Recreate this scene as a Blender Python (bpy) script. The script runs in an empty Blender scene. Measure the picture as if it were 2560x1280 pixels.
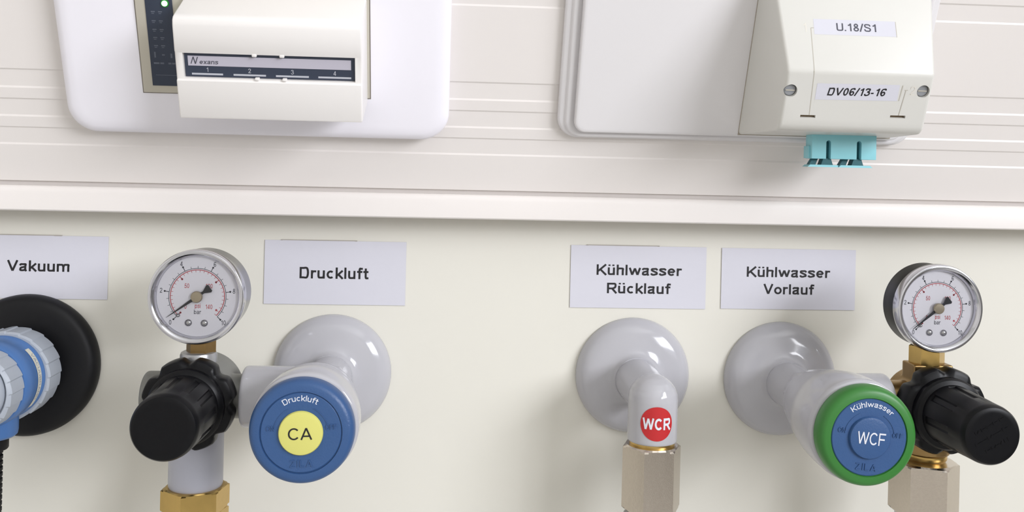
import bpy, bmesh, math, random
from mathutils import Vector, Matrix

S = bpy.context.scene
COL = S.collection
PI = math.pi

# ---------------------------------------------------------------- camera
F_PX, PPX, PPY = 2400.0, 1280.0, 400.0          # focal length and principal point of the cropped photo
YAW, ROLL, TILT = math.radians(4.0), math.radians(1.37), math.radians(22.5)
fw = Vector((math.sin(YAW), math.cos(YAW), 0))
r0 = Vector((math.cos(YAW), -math.sin(YAW), 0))
zz = Vector((0, 0, 1))
rt = r0 * math.cos(ROLL) + zz * math.sin(ROLL)
up = -r0 * math.sin(ROLL) + zz * math.cos(ROLL)
CAM = Vector((0, -0.480, 0))
cd = bpy.data.cameras.new('camera')
cam = bpy.data.objects.new('camera', cd)
COL.objects.link(cam)
cam.matrix_world = Matrix(((rt.x, up.x, -fw.x, CAM.x), (rt.y, up.y, -fw.y, CAM.y), (rt.z, up.z, -fw.z, CAM.z), (0, 0, 0, 1)))
cd.sensor_fit = 'HORIZONTAL'
cd.sensor_width = 36.0
cd.lens = 36.0 * F_PX / 2560.0
cd.shift_x = 0.0
cd.shift_y = -(640.0 - PPY) / 2560.0
cd.clip_start = 0.01
S.camera = cam

# ---------------------------------------------------------------- world, light, exposure
w = bpy.data.worlds.new('sky')
S.world = w
w.use_nodes = True
w.node_tree.nodes['Background'].inputs[0].default_value = (0.75, 0.86, 1.0, 1)
w.node_tree.nodes['Background'].inputs[1].default_value = 1.0
S.view_settings.view_transform = 'Standard'
S.view_settings.look = 'None'
S.view_settings.gamma = 1.0
S.view_settings.use_curve_mapping = False
S.view_settings.exposure = 0.33
# daylight entering through the two panes of the window in the wall on the right
WIN_X, WIN_Z0, WIN_Z1 = 1.80, 0.15, 1.35
WIN_Y = ((-3.15, -2.25), (-2.15, -1.25))
for ya, yb in WIN_Y:
    ld = bpy.data.lights.new('window_daylight', 'AREA')
    ld.shape = 'RECTANGLE'
    ld.size = yb - ya - 0.08
    ld.size_y = WIN_Z1 - WIN_Z0 - 0.08
    ld.energy = 37.0
    ld.color = (0.945, 0.955, 1.0)
    lo = bpy.data.objects.new('window_daylight', ld)
    COL.objects.link(lo)
    lo.location = (WIN_X - 0.02, (ya + yb) / 2, (WIN_Z0 + WIN_Z1) / 2)
    lo.rotation_euler = (0, PI / 2, 0)
    lo.rotation_euler = Vector((-1, 0, 0)).to_track_quat('-Z', 'Z').to_euler()

# ---------------------------------------------------------------- helpers
def lin(c):
    c /= 255.0
    return c / 12.92 if c <= 0.04045 else ((c + 0.055) / 1.055) ** 2.4

MATS = {}
def mat(name, rgb, rough=0.5, metal=0.0, spec=0.5, noise=0.0, nscale=400.0, bump=0.0, bscale=900.0, emit=0.0, coat=0.0):
    if name in MATS:
        return MATS[name]
    m = bpy.data.materials.new(name)
    m.use_nodes = True
    nt = m.node_tree
    b = nt.nodes['Principled BSDF']
    col = (lin(rgb[0]), lin(rgb[1]), lin(rgb[2]), 1)
    b.inputs['Base Color'].default_value = col
    b.inputs['Roughness'].default_value = rough
    b.inputs['Metallic'].default_value = metal
    b.inputs['Specular IOR Level'].default_value = spec
    b.inputs['Coat Weight'].default_value = coat
    tc = nt.nodes.new('ShaderNodeTexCoord')
    if noise > 0:
        nz = nt.nodes.new('ShaderNodeTexNoise')
        nz.inputs['Scale'].default_value = nscale
        nz.inputs['Detail'].default_value = 4
        nt.links.new(tc.outputs['Object'], nz.inputs['Vector'])
        mx = nt.nodes.new('ShaderNodeMix')
        mx.data_type = 'RGBA'
        mx.inputs[6].default_value = tuple(max(0, c * (1 - noise)) for c in col[:3]) + (1,)
        mx.inputs[7].default_value = tuple(min(1, c * (1 + noise)) for c in col[:3]) + (1,)
        nt.links.new(nz.outputs['Fac'], mx.inputs[0])
        nt.links.new(mx.outputs[2], b.inputs['Base Color'])
    if bump > 0:
        nb = nt.nodes.new('ShaderNodeTexNoise')
        nb.inputs['Scale'].default_value = bscale
        nt.links.new(tc.outputs['Object'], nb.inputs['Vector'])
        bp = nt.nodes.new('ShaderNodeBump')
        bp.inputs['Strength'].default_value = bump
        bp.inputs['Distance'].default_value = 0.0003
        nt.links.new(nb.outputs['Fac'], bp.inputs['Height'])
        nt.links.new(bp.outputs['Normal'], b.inputs['Normal'])
    if emit > 0:
        b.inputs['Emission Color'].default_value = col
        b.inputs['Emission Strength'].default_value = emit
    MATS[name] = m
    return m

M_PANEL = mat('cream_panel', (226, 223, 213), 0.45, noise=0.012, nscale=30)
M_TRUNK = mat('trunking_plastic', (234, 228, 224), 0.38, noise=0.008, nscale=40)
M_PLATE = mat('white_plate', (246, 243, 250), 0.35)
M_COVER = mat('ivory_cover', (230, 227, 228), 0.4)
M_HOUSE = mat('white_housing', (242, 238, 235), 0.32)
M_HOUSE2 = mat('ivory_housing', (216, 214, 208), 0.34)
M_INSERT = mat('beige_insert', (196, 190, 176), 0.45)
M_NAVY = mat('navy_panel', (48, 56, 74), 0.45, noise=0.1, nscale=2500)
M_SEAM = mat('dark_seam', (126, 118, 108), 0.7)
M_PAPER = mat('label_paper', (212, 211, 220), 0.7, noise=0.01)
M_STRIPP = mat('strip_paper', (190, 186, 198), 0.6)
M_EDGE_SHADE = mat('label_edge_shade', (172, 166, 158), 0.8)
M_INK = mat('black_ink', (22, 20, 24), 0.6)
M_INKG = mat('grey_ink', (74, 74, 86), 0.6)
M_FAINT = mat('faint_print', (92, 98, 112), 0.6)
M_WHITEP = mat('white_print', (222, 224, 232), 0.5)
M_LINE = mat('line_print', (190, 192, 200), 0.5)
M_GREY = mat('grey_coating', (184, 183, 188), 0.11)
M_GREY2 = mat('light_grey_coating', (176, 177, 188), 0.35)
M_DIE = mat('die_cast', (128, 128, 124), 0.4, metal=0.35, noise=0.04, nscale=900)
M_SILV = mat('silver_boss', (176, 176, 178), 0.32, metal=0.7)
M_BLACK = mat('black_plastic', (12, 12, 15), 0.36, spec=0.2, noise=0.2, nscale=800)
M_RUBBER = mat('black_rubber', (13, 13, 17), 0.5, spec=0.3)
M_BLUE = mat('blue_plastic', (50, 84, 132), 0.4, bump=0.25, bscale=1500)
M_VBLUE = mat('vivid_blue_plastic', (70, 110, 166), 0.4)
M_GREEN = mat('green_plastic', (52, 120, 48), 0.38)
M_YELL = mat('yellow_cap', (214, 210, 116), 0.45)
M_RIB = mat('pale_ribbed_plastic', (166, 172, 182), 0.45)
M_RED = mat('red_sticker', (190, 36, 40), 0.4)
M_REDI = mat('red_ink', (196, 84, 92), 0.6)
M_BRASS = mat('brass', (206, 174, 106), 0.28, metal=1.0, noise=0.08, nscale=300)
M_DBRASS = mat('aged_brass', (160, 132, 88), 0.36, metal=1.0, noise=0.12, nscale=400)
M_NICK = mat('nickel', (204, 194, 182), 0.24, metal=1.0, noise=0.08, nscale=900, bump=0.08, bscale=2200)
M_CHROME = mat('chrome', (206, 206, 212), 0.14, metal=1.0)
M_STEEL = mat('satin_steel', (178, 178, 180), 0.25, metal=1.0)
M_DIAL = mat('dial_white', (244, 243, 250), 0.45)
M_NEED = mat('needle_black', (30, 32, 40), 0.4)
M_HUB = mat('hub_brass', (160, 150, 132), 0.3, metal=0.9)
M_TEAL = mat('teal_plastic', (150, 216, 226), 0.38)
M_DTEAL = mat('dark_teal', (30, 96, 104), 0.5)
M_SLOT = mat('slot_brown', (112, 94, 70), 0.7)
M_SCREW = mat('screw_zinc', (150, 152, 156), 0.5, metal=0.2)
M_LED = mat('led_green', (170, 255, 175), 0.3, emit=3.0)
M_LEDR = mat('led_socket_green', (20, 120, 30), 0.4)
M_TAG = mat('cream_strip', (206, 204, 190), 0.5)
M_ENGR = mat('engraved_line', (186, 180, 168), 0.6)
M_RWALL = mat('room_wall_paint', (232, 229, 224), 0.8)
M_RWALL2 = mat('window_wall_backlit', (150, 148, 146), 0.8)  # backlit shade of the window wall put into its colour, for darker reflections
M_FLOOR = mat('floor_vinyl', (198, 196, 192), 0.5)
M_CEIL = mat('ceiling_paint', (236, 236, 232), 0.8)
M_FRAME = mat('window_frame_paint', (220, 220, 220), 0.4)

def glass_mat():
    m = bpy.data.materials.new('gauge_glass')
    m.use_nodes = True
    nt = m.node_tree
    nt.nodes.clear()
    out = nt.nodes.new('ShaderNodeOutputMaterial')
    tr = nt.nodes.new('ShaderNodeBsdfTransparent')
    gl = nt.nodes.new('ShaderNodeBsdfGlossy')
    gl.inputs['Roughness'].default_value = 0.03
    fr = nt.nodes.new('ShaderNodeFresnel')
    fr.inputs['IOR'].default_value = 1.45
    mx = nt.nodes.new('ShaderNodeMixShader')
    nt.links.new(fr.outputs[0], mx.inputs[0])
    nt.links.new(tr.outputs[0], mx.inputs[1])
    nt.links.new(gl.outputs[0], mx.inputs[2])
    nt.links.new(mx.outputs[0], out.inputs[0])
    return m
M_GLASS = glass_mat()

# --- frames: every thing is built in mm, x right, -y towards the viewer, z up; trunk things live in the tilted trunking frame
TR_O = Vector((0, -18.0, -16.6))
TR_R = Matrix.Rotation(TILT, 3, 'X')

class Thing:
    def __init__(s, name, label, cat, o, trunk=False, group=None):
        s.o = Vector(o)
        e = bpy.data.objects.new(name, None)
        COL.objects.link(e)
        e.empty_display_size = 0.01
        if trunk:
            e.location = (TR_O + TR_R @ s.o) * 0.001
            e.rotation_euler = (TILT, 0, 0)
        else:
            e.location = s.o * 0.001
        e['label'] = label
        e['category'] = cat
        if group:
            e['group'] = group
        s.e = e
        s.po = {}

    def add(s, name, bm, m, parent=None, label=None, sharp=35, recalc=True):
        o = link(name, bm, m, s.o, sharp, recalc)
        o.parent = parent or s.e
        if label:
            o['label'] = label
        return o

def link(name, bm, m, org=Vector((0, 0, 0)), sharp=35, recalc=True):
    if recalc:
        bmesh.ops.recalc_face_normals(bm, faces=bm.faces)
    for v in bm.verts:
        v.co = (v.co - org) * 0.001
    me = bpy.data.meshes.new(name)
    bm.to_mesh(me)
    bm.free()
    for p in me.polygons:
        p.use_smooth = True
    me.set_sharp_from_angle(angle=math.radians(sharp))
    me.materials.append(m)
    o = bpy.data.objects.new(name, me)
    COL.objects.link(o)
    return o

def structure(name, bm, m, sharp=35):
    o = link(name, bm, m, Vector((0, 0, 0)), sharp)
    o['kind'] = 'structure'
    return o

AX = {'f': (Vector((0, -1, 0)), Vector((1, 0, 0)), Vector((0, 0, 1))),
      'b': (Vector((0, 1, 0)), Vector((1, 0, 0)), Vector((0, 0, 1))),
      'u': (Vector((0, 0, 1)), Vector((1, 0, 0)), Vector((0, 1, 0))),
      'd': (Vector((0, 0, -1)), Vector((1, 0, 0)), Vector((0, 1, 0))),
      'r': (Vector((1, 0, 0)), Vector((0, 1, 0)), Vector((0, 0, 1))),
      'l': (Vector((-1, 0, 0)), Vector((0, 1, 0)), Vector((0, 0, 1)))}

def lathe(bm, prof, o, ax='f', seg=64, rf=None, a0=0.0):
    d, e1, e2 = AX[ax]
    o = Vector(o)
    rings = []
    for r, t in prof:
        if r <= 1e-6:
            rings.append([bm.verts.new(o + d * t)])
        else:
            ring = []
            for i in range(seg):
                a = a0 + 2 * PI * i / seg
                q = rf(r, t, a) if rf else r
                ring.append(bm.verts.new(o + d * t + (e1 * math.cos(a) + e2 * math.sin(a)) * q))
            rings.append(ring)
    for A, B in zip(rings, rings[1:]):
        if len(A) == 1 and len(B) == 1:
            continue
        for i in range(seg):
            j = (i + 1) % seg
            if len(A) == 1:
                bm.faces.new((A[0], B[i], B[j]))
            elif len(B) == 1:
                bm.faces.new((A[i], A[j], B[0]))
            else:
                bm.faces.new((A[i], A[j], B[j], B[i]))
    return bm

def NB():
    return bmesh.new()

def lat(prof, o, ax='f', seg=64, rf=None, a0=0.0):
    return lathe(NB(), prof, o, ax, seg, rf, a0)

def solid(r, t0, t1, c=0.6):
    """closed cylinder profile with rounded ends"""
    k = c * 0.3
    return [(0, t0), (r - c, t0), (r - k, t0 + k), (r, t0 + c), (r, t1 - c), (r - k, t1 - k), (r - c, t1), (0, t1)]

def box(bm, x0, x1, y0, y1, z0, z1):
    v = [bm.verts.new((x, y, z)) for x in (x0, x1) for y in (y0, y1) for z in (z0, z1)]
    for f in ((0, 1, 3, 2), (4, 6, 7, 5), (0, 4, 5, 1), (2, 3, 7, 6), (0, 2, 6, 4), (1, 5, 7, 3)):
        bm.faces.new([v[i] for i in f])
    return bm

def bbox(x0, x1, y0, y1, z0, z1, bev=0.0, seg=2):
    bm = box(NB(), x0, x1, y0, y1, z0, z1)
    if bev > 0:
        bmesh.ops.recalc_face_normals(bm, faces=bm.faces)
        bmesh.ops.bevel(bm, geom=bm.edges[:], offset=bev, segments=seg, profile=0.5, affect='EDGES')
    return bm

def rrect(x0, x1, z0, z1, r, n=10):
    pts = []
    for cx, cz, a in ((x1 - r, z1 - r, 0), (x0 + r, z1 - r, PI / 2), (x0 + r, z0 + r, PI), (x1 - r, z0 + r, 1.5 * PI)):
        for i in range(n + 1):
            t = a + PI / 2 * i / n
            pts.append((cx + r * math.cos(t), cz + r * math.sin(t)))
    return pts

def loft(loops, n=10, cap0=True, cap1=True):
    """loops: (x0,x1,z0,z1,r,h) rounded rectangles stacked towards the viewer"""
    bm = NB()
    rings = [[bm.verts.new((x, -L[5], z)) for x, z in rrect(*L[:5], n)] for L in loops]
    for A, B in zip(rings, rings[1:]):
        k = len(A)
        for i in range(k):
            bm.faces.new((A[i], A[(i + 1) % k], B[(i + 1) % k], B[i]))
    if cap0:
        bm.faces.new(rings[0])
    if cap1:
        bm.faces.new(rings[-1])
    return bm

def extrude_x(poly, x0, x1):
    """poly: list of (y,z)"""
    bm = NB()
    A = [bm.verts.new((x0, y, z)) for y, z in poly]
    B = [bm.verts.new((x1, y, z)) for y, z in poly]
    k = len(poly)
    for i in range(k):
        bm.faces.new((A[i], A[(i + 1) % k], B[(i + 1) % k], B[i]))
    bm.faces.new(A)
    bm.faces.new(B)
    return bm

def hexnut(o, R, h, ang0, ax='d', ch=1.2):
    """hexagon with chamfered ends; ang0 = world angle (deg) of one corner from the viewer direction towards +x"""
    bm = NB()
    d = AX[ax][0]
    o = Vector(o)
    rings = []
    n = 48
    # hexagon radius as function of angle, chamfer = min(hex radius, circle)
    ap = R * math.cos(PI / 6)
    def hexr(a):
        b = (a - math.radians(ang0)) % (PI / 3)
        return ap / math.cos(b - PI / 6)
    angs = []
    for k in range(6):
        for i in range(8):
            angs.append(math.radians(ang0) + k * PI / 3 + PI / 3 * i / 8)
    prof = [(ap * 0.72, 0), (ap * 0.98, 0)]
    for t, rc in prof and ((0.0, ap * 0.985), (ch * 0.5, ap + (R - ap) * 0.5), (ch, R * 1.01), (h - ch, R * 1.01), (h - ch * 0.5, ap + (R - ap) * 0.5), (h, ap * 0.985)):
        rings.append([bm.verts.new(o + d * t + Vector((math.sin(a), -math.cos(a), 0)) * min(rc, hexr(a))) for a in angs])
    k = len(angs)
    for A, B in zip(rings, rings[1:]):
        for i in range(k):
            bm.faces.new((A[i], A[(i + 1) % k], B[(i + 1) % k], B[i]))
    bm.faces.new(rings[0])
    bm.faces.new(rings[-1])
    return bm

def evald(o):
    dg = bpy.context.evaluated_depsgraph_get()
    dg.update()
    me = bpy.data.meshes.new_from_object(o.evaluated_get(dg))
    o.modifiers.clear()
    old = o.data
    mats = list(old.materials)
    o.data = me
    if not me.materials:
        for m in mats:
            me.materials.append(m)
    bpy.data.meshes.remove(old)
    return o

def cut(o, cutters):
    """subtract closed bmeshes given in the thing's own coordinates"""
    org = getattr(o, '_org', None)
    for bm, orgv in cutters:
        c = link('cutter', bm, M_SLOT, orgv)
        c.parent = o.parent
        bpy.context.view_layer.update()
        md = o.modifiers.new('cut', 'BOOLEAN')
        md.operation = 'DIFFERENCE'
        md.solver = 'EXACT'
        md.object = c
        evald(o)
        bpy.data.objects.remove(c)
    o.data.materials.clear() if len(o.data.materials) > 1 else None
    for p in o.data.polygons:
        p.use_smooth = True
        p.material_index = 0
    o.data.set_sharp_from_angle(angle=math.radians(35))
    return o

def fuse(o, voxel=0.0006, it=6):
    md = o.modifiers.new('fuse', 'REMESH')
    md.mode = 'VOXEL'
    md.voxel_size = voxel
    md.use_smooth_shade = True
    ms = o.modifiers.new('soften', 'SMOOTH')
    ms.factor = 0.5
    ms.iterations = it
    evald(o)
    for p in o.data.polygons:
        p.use_smooth = True
    return o

# --- lettering: a plain grotesque built from strokes (cap height 1, x-height 0.725)
def _ell(cx, cy, rx, ry, a0, a1, n=22):
    return [(cx + rx * math.cos(math.radians(a0 + (a1 - a0) * i / n)), cy + ry * math.sin(math.radians(a0 + (a1 - a0) * i / n))) for i in range(n + 1)]

def _spl(p, n=6):
    q = [p[0]] + list(p) + [p[-1]]
    out = []
    for i in range(1, len(q) - 2):
        a, b, c, d = q[i - 1], q[i], q[i + 1], q[i + 2]
        for k in range(n):
            t = k / n
            out.append(tuple(0.5 * (2 * b[j] + (c[j] - a[j]) * t + (2 * a[j] - 5 * b[j] + 4 * c[j] - d[j]) * t * t + (3 * b[j] - a[j] - 3 * c[j] + d[j]) * t ** 3) for j in (0, 1)))
    out.append(p[-1])
    return out

def glyph(ch, w):
    h = w / 2
    X = 0.725
    if ch == 'ü':
        g, a = glyph('u', w)
        m = (a - 0.02) / 2
        for x in (m - 0.14, m + 0.14):
            g = g + [[(x, 0.86), (x, 0.86 + max(0.14, w * 0.75))]]
        return g, a
    G = {
        'o': ([_ell(.30, X / 2, .30 - h, X / 2 - h, 90, 450, 30)], .60),
        'c': ([_ell(.29, X / 2, .29 - h, X / 2 - h, 48, 312)], .55),
        'e': ([[(h, X * .5), (.58 - h, X * .5)], _ell(.29, X / 2, .29 - h, X / 2 - h, 0, 318, 28)], .58),
        'a': ([_spl([(.06, X * .72), (.12, X * .88), (.27, X - h), (.43, X * .88), (.50 - h, X * .66)]) + [(.50 - h, .16), (.53 - h * .6, 0)], _spl([(.50 - h, X * .57), (.30, X * .53), (.13, X * .44), (h, X * .27), (.10, h * 1.25), (.21, h), (.36, .12), (.50 - h, X * .32)])], .56),
        'r': ([[(h, 0), (h, X)], _spl([(h, X * .55), (.14, X * .82), (.26, X - h * 1.1), (.38, X - h * 1.2)])], .38),
        'u': ([[(.54 - h, 0), (.54 - h, X)], [(h, X), (h, .30)] + _spl([(h, .28), (.09 + h * .3, .11), (.25, h), (.42, .12), (.54 - h, .30)])], .56),
        'n': ([[(h, 0), (h, X)], _spl([(h, X - .30), (.14, X - .11), (.30, X - h), (.46, X - .11), (.54 - h, X - .28)]) + [(.54 - h, 0)]], .56),
        'h': ([[(h, 0), (h, 1)], _spl([(h, X - .30), (.14, X - .11), (.30, X - h), (.46, X - .11), (.54 - h, X - .28)]) + [(.54 - h, 0)]], .56),
        'm': ([[(h, 0), (h, X)], _spl([(h, X - .28), (.13, X - .10), (.26, X - h), (.39, X - .10), (.46, X - .26)]) + [(.46, 0)], _spl([(.46, X - .28), (.54, X - .10), (.67, X - h), (.80, X - .10), (.88 - h, X - .26)]) + [(.88 - h, 0)]], .90),
        'k': ([[(h, 0), (h, 1)], [(.50, X), (h, .24)], [(.20, .40), (.52, 0)]], .53),
        'l': ([[(h, 0), (h, 1)]], w + .02),
        'i': ([[(h, 0), (h, X)], [(h, .86), (h, 1)]], w + .02),
        'f': ([[(.17, 0), (.17, .72)] + _spl([(.17, .76), (.20, .92), (.30, 1 - h), (.40, 1 - h)]), [(0, X - h), (.37, X - h)]], .36),
        't': ([[(.17, .95), (.17, .26)] + _spl([(.17, .22), (.20, .09), (.28, h), (.37, h * 1.1)]), [(0, X - h), (.36, X - h)]], .37),
        's': ([_spl([(.49, X * .72), (.40, X * .88), (.26, X - h), (.11, X * .86), (.09, X * .70), (.26, X * .54), (.43, X * .40), (.44, X * .22), (.36, h * 1.5), (.25, h), (.11, X * .14), (.04, X * .30)])], .53),
        'w': ([[(.05, X), (.23, h * .6), (.42, X - h * .6), (.61, h * .6), (.79, X)]], .84),
        'x': ([[(.04, 0), (.48, X)], [(.04, X), (.48, 0)]], .52),
        'p': ([[(h, -.25), (h, X)], _ell(.30, X / 2, .28 - h, X / 2 - h, 180, 540, 28)], .58),
        'b': ([[(h, 0), (h, 1)], _ell(.30, X / 2, .28 - h, X / 2 - h, 180, 540, 28)], .58),
        'V': ([[(.05, 1), (.36, h * .4), (.67, 1)]], .72),
        'K': ([[(h, 0), (h, 1)], [(.68, 1), (h, .32)], [(.27, .54), (.70, 0)]], .72),
        'D': ([[(h, 0), (h, 1)], [(h, 1 - h), (.28, 1 - h)] + _spl([(.28, 1 - h), (.52, .90), (.68 - h, .5), (.52, .10), (.28, h)]) + [(h, h)]], .71),
        'R': ([[(h, 0), (h, 1)], [(h, 1 - h), (.38, 1 - h)] + _spl([(.40, 1 - h), (.58, .90), (.62, .74), (.58, .56), (.40, .46)]) + [(h, .46)], [(.38, .46), (.69, 0)]], .72),
        'B': ([[(h, 0), (h, 1)], [(h, 1 - h), (.34, 1 - h)] + _spl([(.38, 1 - h), (.54, .88), (.54, .66), (.38, .53)]) + [(h, .53)], _spl([(.38, .53), (.58, .42), (.60, .20), (.40, h)]) + [(h, h)]], .66),
        'C': ([_ell(.38, .5, .38 - h, .5 - h, 40, 320, 28)], .73),
        'O': ([_ell(.39, .5, .39 - h, .5 - h, 90, 450, 36)], .78),
        'A': ([[(.03, 0), (.35, 1 - h * .4), (.67, 0)], [(.15, .30), (.55, .30)]], .71),
        'W': ([[(.04, 1), (.25, h * .5), (.49, 1 - h * .5), (.73, h * .5), (.94, 1)]], .98),
        'F': ([[(h, 0), (h, 1)], [(h, 1 - h), (.60, 1 - h)], [(h, .50), (.53, .50)]], .62),
        'N': ([[(h, 0), (h, 1)], [(h, 1), (.64 - h, 0)], [(.64 - h, 0), (.64 - h, 1)]], .66),
        'Z': ([[(.02, 1 - h), (.58, 1 - h), (.04, h), (.60, h)]], .62),
        'I': ([[(h, 0), (h, 1)]], w + .04),
        'L': ([[(h, 1), (h, h), (.52, h)]], .55),
        'U': ([[(h, 1), (h, .36)] + _spl([(h, .34), (.12, .12), (.33, h), (.54, .12), (.66 - h, .34)]) + [(.66 - h, 1)]], .68),
        'H': ([[(h, 0), (h, 1)], [(.64 - h, 0), (.64 - h, 1)], [(h, .52), (.64 - h, .52)]], .66),
        'S': ([_spl([(.58, .70), (.50, .88), (.32, 1 - h), (.14, .90), (.09, .74), (.16, .60), (.34, .52), (.53, .42), (.58, .26), (.50, .10), (.32, h), (.13, .12), (.05, .32)])], .65),
        '0': ([_ell(.27, .5, .27 - h, .5 - h, 90, 450, 32)], .56),
        '1': ([[(.34, 0), (.34, 1)], _spl([(.34, .96), (.25, .82), (.10, .74)])], .50),
        '2': ([_spl([(.05, .70), (.12, .90), (.28, 1 - h), (.44, .88), (.47, .70), (.36, .48), (.16, .26), (.06, h)]) + [(.52, h)]], .56),
        '3': ([_spl([(.06, .74), (.14, .92), (.27, 1 - h), (.43, .88), (.42, .64), (.24, .53)]), _spl([(.24, .53), (.46, .44), (.47, .20), (.28, h), (.12, .10), (.04, .28)])], .56),
        '4': ([[(.52, .25), (.03, .25), (.38, 1), (.38, 0)]], .56),
        '5': ([[(.48, 1 - h), (.14, 1 - h)] + _spl([(.09, .50), (.26, .60), (.44, .50), (.49, .32), (.42, .12), (.25, h), (.10, .10), (.04, .26)])], .56),
        '6': ([_spl([(.48, .76), (.42, .92), (.28, 1 - h), (.12, .84), (.06, .50), (.08, .24)]), _ell(.28, .31, .25 - h, .31 - h, 90, 450, 28)], .56),
        '8': ([_ell(.27, .75, .22 - h, .26 - h, 90, 450, 26), _ell(.27, .27, .27 - h, .28 - h, 90, 450, 28)], .56),
        '/': ([[(.0, -.02), (.28, 1.02)]], .30),
        '-': ([[(.02, .36), (.30, .36)]], .34),
        '.': ([[(.08, 0), (.08, w)]], .18),
    }
    return G[ch]

def split(pl):
    """break a polyline at sharp corners so that every leg gets a clean butt end"""
    out, cur = [], [pl[0]]
    for i in range(1, len(pl)):
        cur.append(pl[i])
        if i < len(pl) - 1:
            a = (pl[i][0] - pl[i - 1][0], pl[i][1] - pl[i - 1][1])
            b = (pl[i + 1][0] - pl[i][0], pl[i + 1][1] - pl[i][1])
            la, lb = math.hypot(*a), math.hypot(*b)
            if la > 0.09 and lb > 0.09 and (a[0] * b[0] + a[1] * b[1]) / (la * lb) < 0.5:
                out.append(cur)
                cur = [pl[i]]
    out.append(cur)
    return out

def stroke(pl, w):
    """ribbon of width w along a polyline, mitred joints"""
    pts = [pl[0]]
    for p in pl[1:]:
        if abs(p[0] - pts[-1][0]) + abs(p[1] - pts[-1][1]) > 1e-4:
            pts.append(p)
    L, n = [], len(pts)
    closed = n > 3 and abs(pts[0][0] - pts[-1][0]) + abs(pts[0][1] - pts[-1][1]) < 1e-3
    for i in range(n):
        a = pts[i - 1] if i > 0 else (pts[-2] if closed else None)
        b = pts[i + 1] if i < n - 1 else (pts[1] if closed else None)
        ds = []
        for u, v in ((a, pts[i]), (pts[i], b)):
            if u is not None and v is not None:
                l = math.hypot(v[0] - u[0], v[1] - u[1])
                ds.append(((v[0] - u[0]) / l, (v[1] - u[1]) / l))
        if len(ds) == 1:
            nx, ny, k = -ds[0][1], ds[0][0], 1.0
        else:
            nx, ny = -(ds[0][1] + ds[1][1]), ds[0][0] + ds[1][0]
            l = math.hypot(nx, ny) or 1.0
            nx, ny = nx / l, ny / l
            k = min(2.2, 1.0 / max(0.2, nx * -ds[0][1] + ny * ds[0][0]))
        L.append(((pts[i][0] + nx * w / 2 * k, pts[i][1] + ny * w / 2 * k), (pts[i][0] - nx * w / 2 * k, pts[i][1] - ny * w / 2 * k)))
    vs, fs = [], []
    for i, (p, q) in enumerate(L):
        vs += [p, q]
        if i:
            fs.append((2 * i - 2, 2 * i - 1, 2 * i + 1, 2 * i))
    return vs, fs

def text2d(s, weight=0.13, sx=1.0, cap=1.0, width=None, shear=0.0, space=1.0):
    """flat mesh data of a line of text: baseline at y=0, centred on x=0, mm"""
    vs, fs, x = [], [], 0.0
    for ch in s:
        g, adv = glyph(ch, weight)
        n = 0
        for pl in [q for p in g for q in split([(a * 1.2, b) for a, b in p])]:
            v, f = stroke(pl, weight)
            o = len(vs)
            vs += [(p[0] + x + shear * p[1], p[1], n) for p in v]
            n += 1
            fs += [tuple(i + o for i in q) for q in f]
        x += (adv * 1.2 + 0.09) * space
    x0 = min(v[0] for v in vs); x1 = max(v[0] for v in vs)
    kx = width / (x1 - x0) if width else cap * sx * 0.9
    return [((a - (x0 + x1) / 2) * kx, b * cap, n) for a, b, n in vs], fs

def print_on(data, f, thick=0.0):
    """map flat mesh data through f(x,y)->Vector"""
    vs, fs = data
    bm = NB()
    V = [bm.verts.new(f(x, y) - Vector((0, 0.012 * n, 0))) for x, y, n in vs]     # strokes lie on each other like ink
    for q in fs:
        try:
            bm.faces.new([V[i] for i in q])
        except ValueError:
            pass
    return bm

def plane_map(o, ex=Vector((1, 0, 0)), ey=Vector((0, 0, 1)), rot=0.0):
    o = Vector(o)
    c, s_ = math.cos(rot), math.sin(rot)
    return lambda x, y: o + ex * (x * c - y * s_) + ey * (x * s_ + y * c)

def arc_map(o, R, rot=0.0, inward=False):
    """text on a circle round o in the xz plane, baseline radius R; rot = clockwise angle of the middle from the top"""
    o = Vector(o)
    def f(x, y):
        if inward:
            a = rot - x / R
            r = R - y
        else:
            a = rot + x / R
            r = R + y
        return o + Vector((math.sin(a) * r, 0, math.cos(a) * r))
    return f

def raised(bm, h):
    """give flat print/embossing a little thickness towards the viewer"""
    bmesh.ops.recalc_face_normals(bm, faces=bm.faces)
    g = bmesh.ops.extrude_face_region(bm, geom=bm.faces[:])
    for v in g['geom']:
        if isinstance(v, bmesh.types.BMVert):
            v.co.y -= h
    return bm

def ring_mark(o, r0, r1, a0, a1, n=40, bm=None):
    """flat arc band in the xz plane, angles clockwise from the top in degrees"""
    bm = bm or NB()
    o = Vector(o)
    prev = None
    for i in range(n + 1):
        a = math.radians(a0 + (a1 - a0) * i / n)
        d = Vector((math.sin(a), 0, math.cos(a)))
        cur = (bm.verts.new(o + d * r0), bm.verts.new(o + d * r1))
        if prev:
            bm.faces.new((prev[0], prev[1], cur[1], cur[0]))
        prev = cur
    return bm

def tick(bm, o, a, r0, r1, w):
    a = math.radians(a)
    d = Vector((math.sin(a), 0, math.cos(a)))
    s_ = Vector((math.cos(a), 0, -math.sin(a))) * w / 2
    o = Vector(o)
    bm.faces.new([bm.verts.new(o + d * r0 - s_), bm.verts.new(o + d * r0 + s_), bm.verts.new(o + d * r1 + s_), bm.verts.new(o + d * r1 - s_)])

# ---------------------------------------------------------------- the room
def slab(name, x0, x1, y0, y1, z0, z1, m):
    return structure(name, box(NB(), x0, x1, y0, y1, z0, z1), m)

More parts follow.
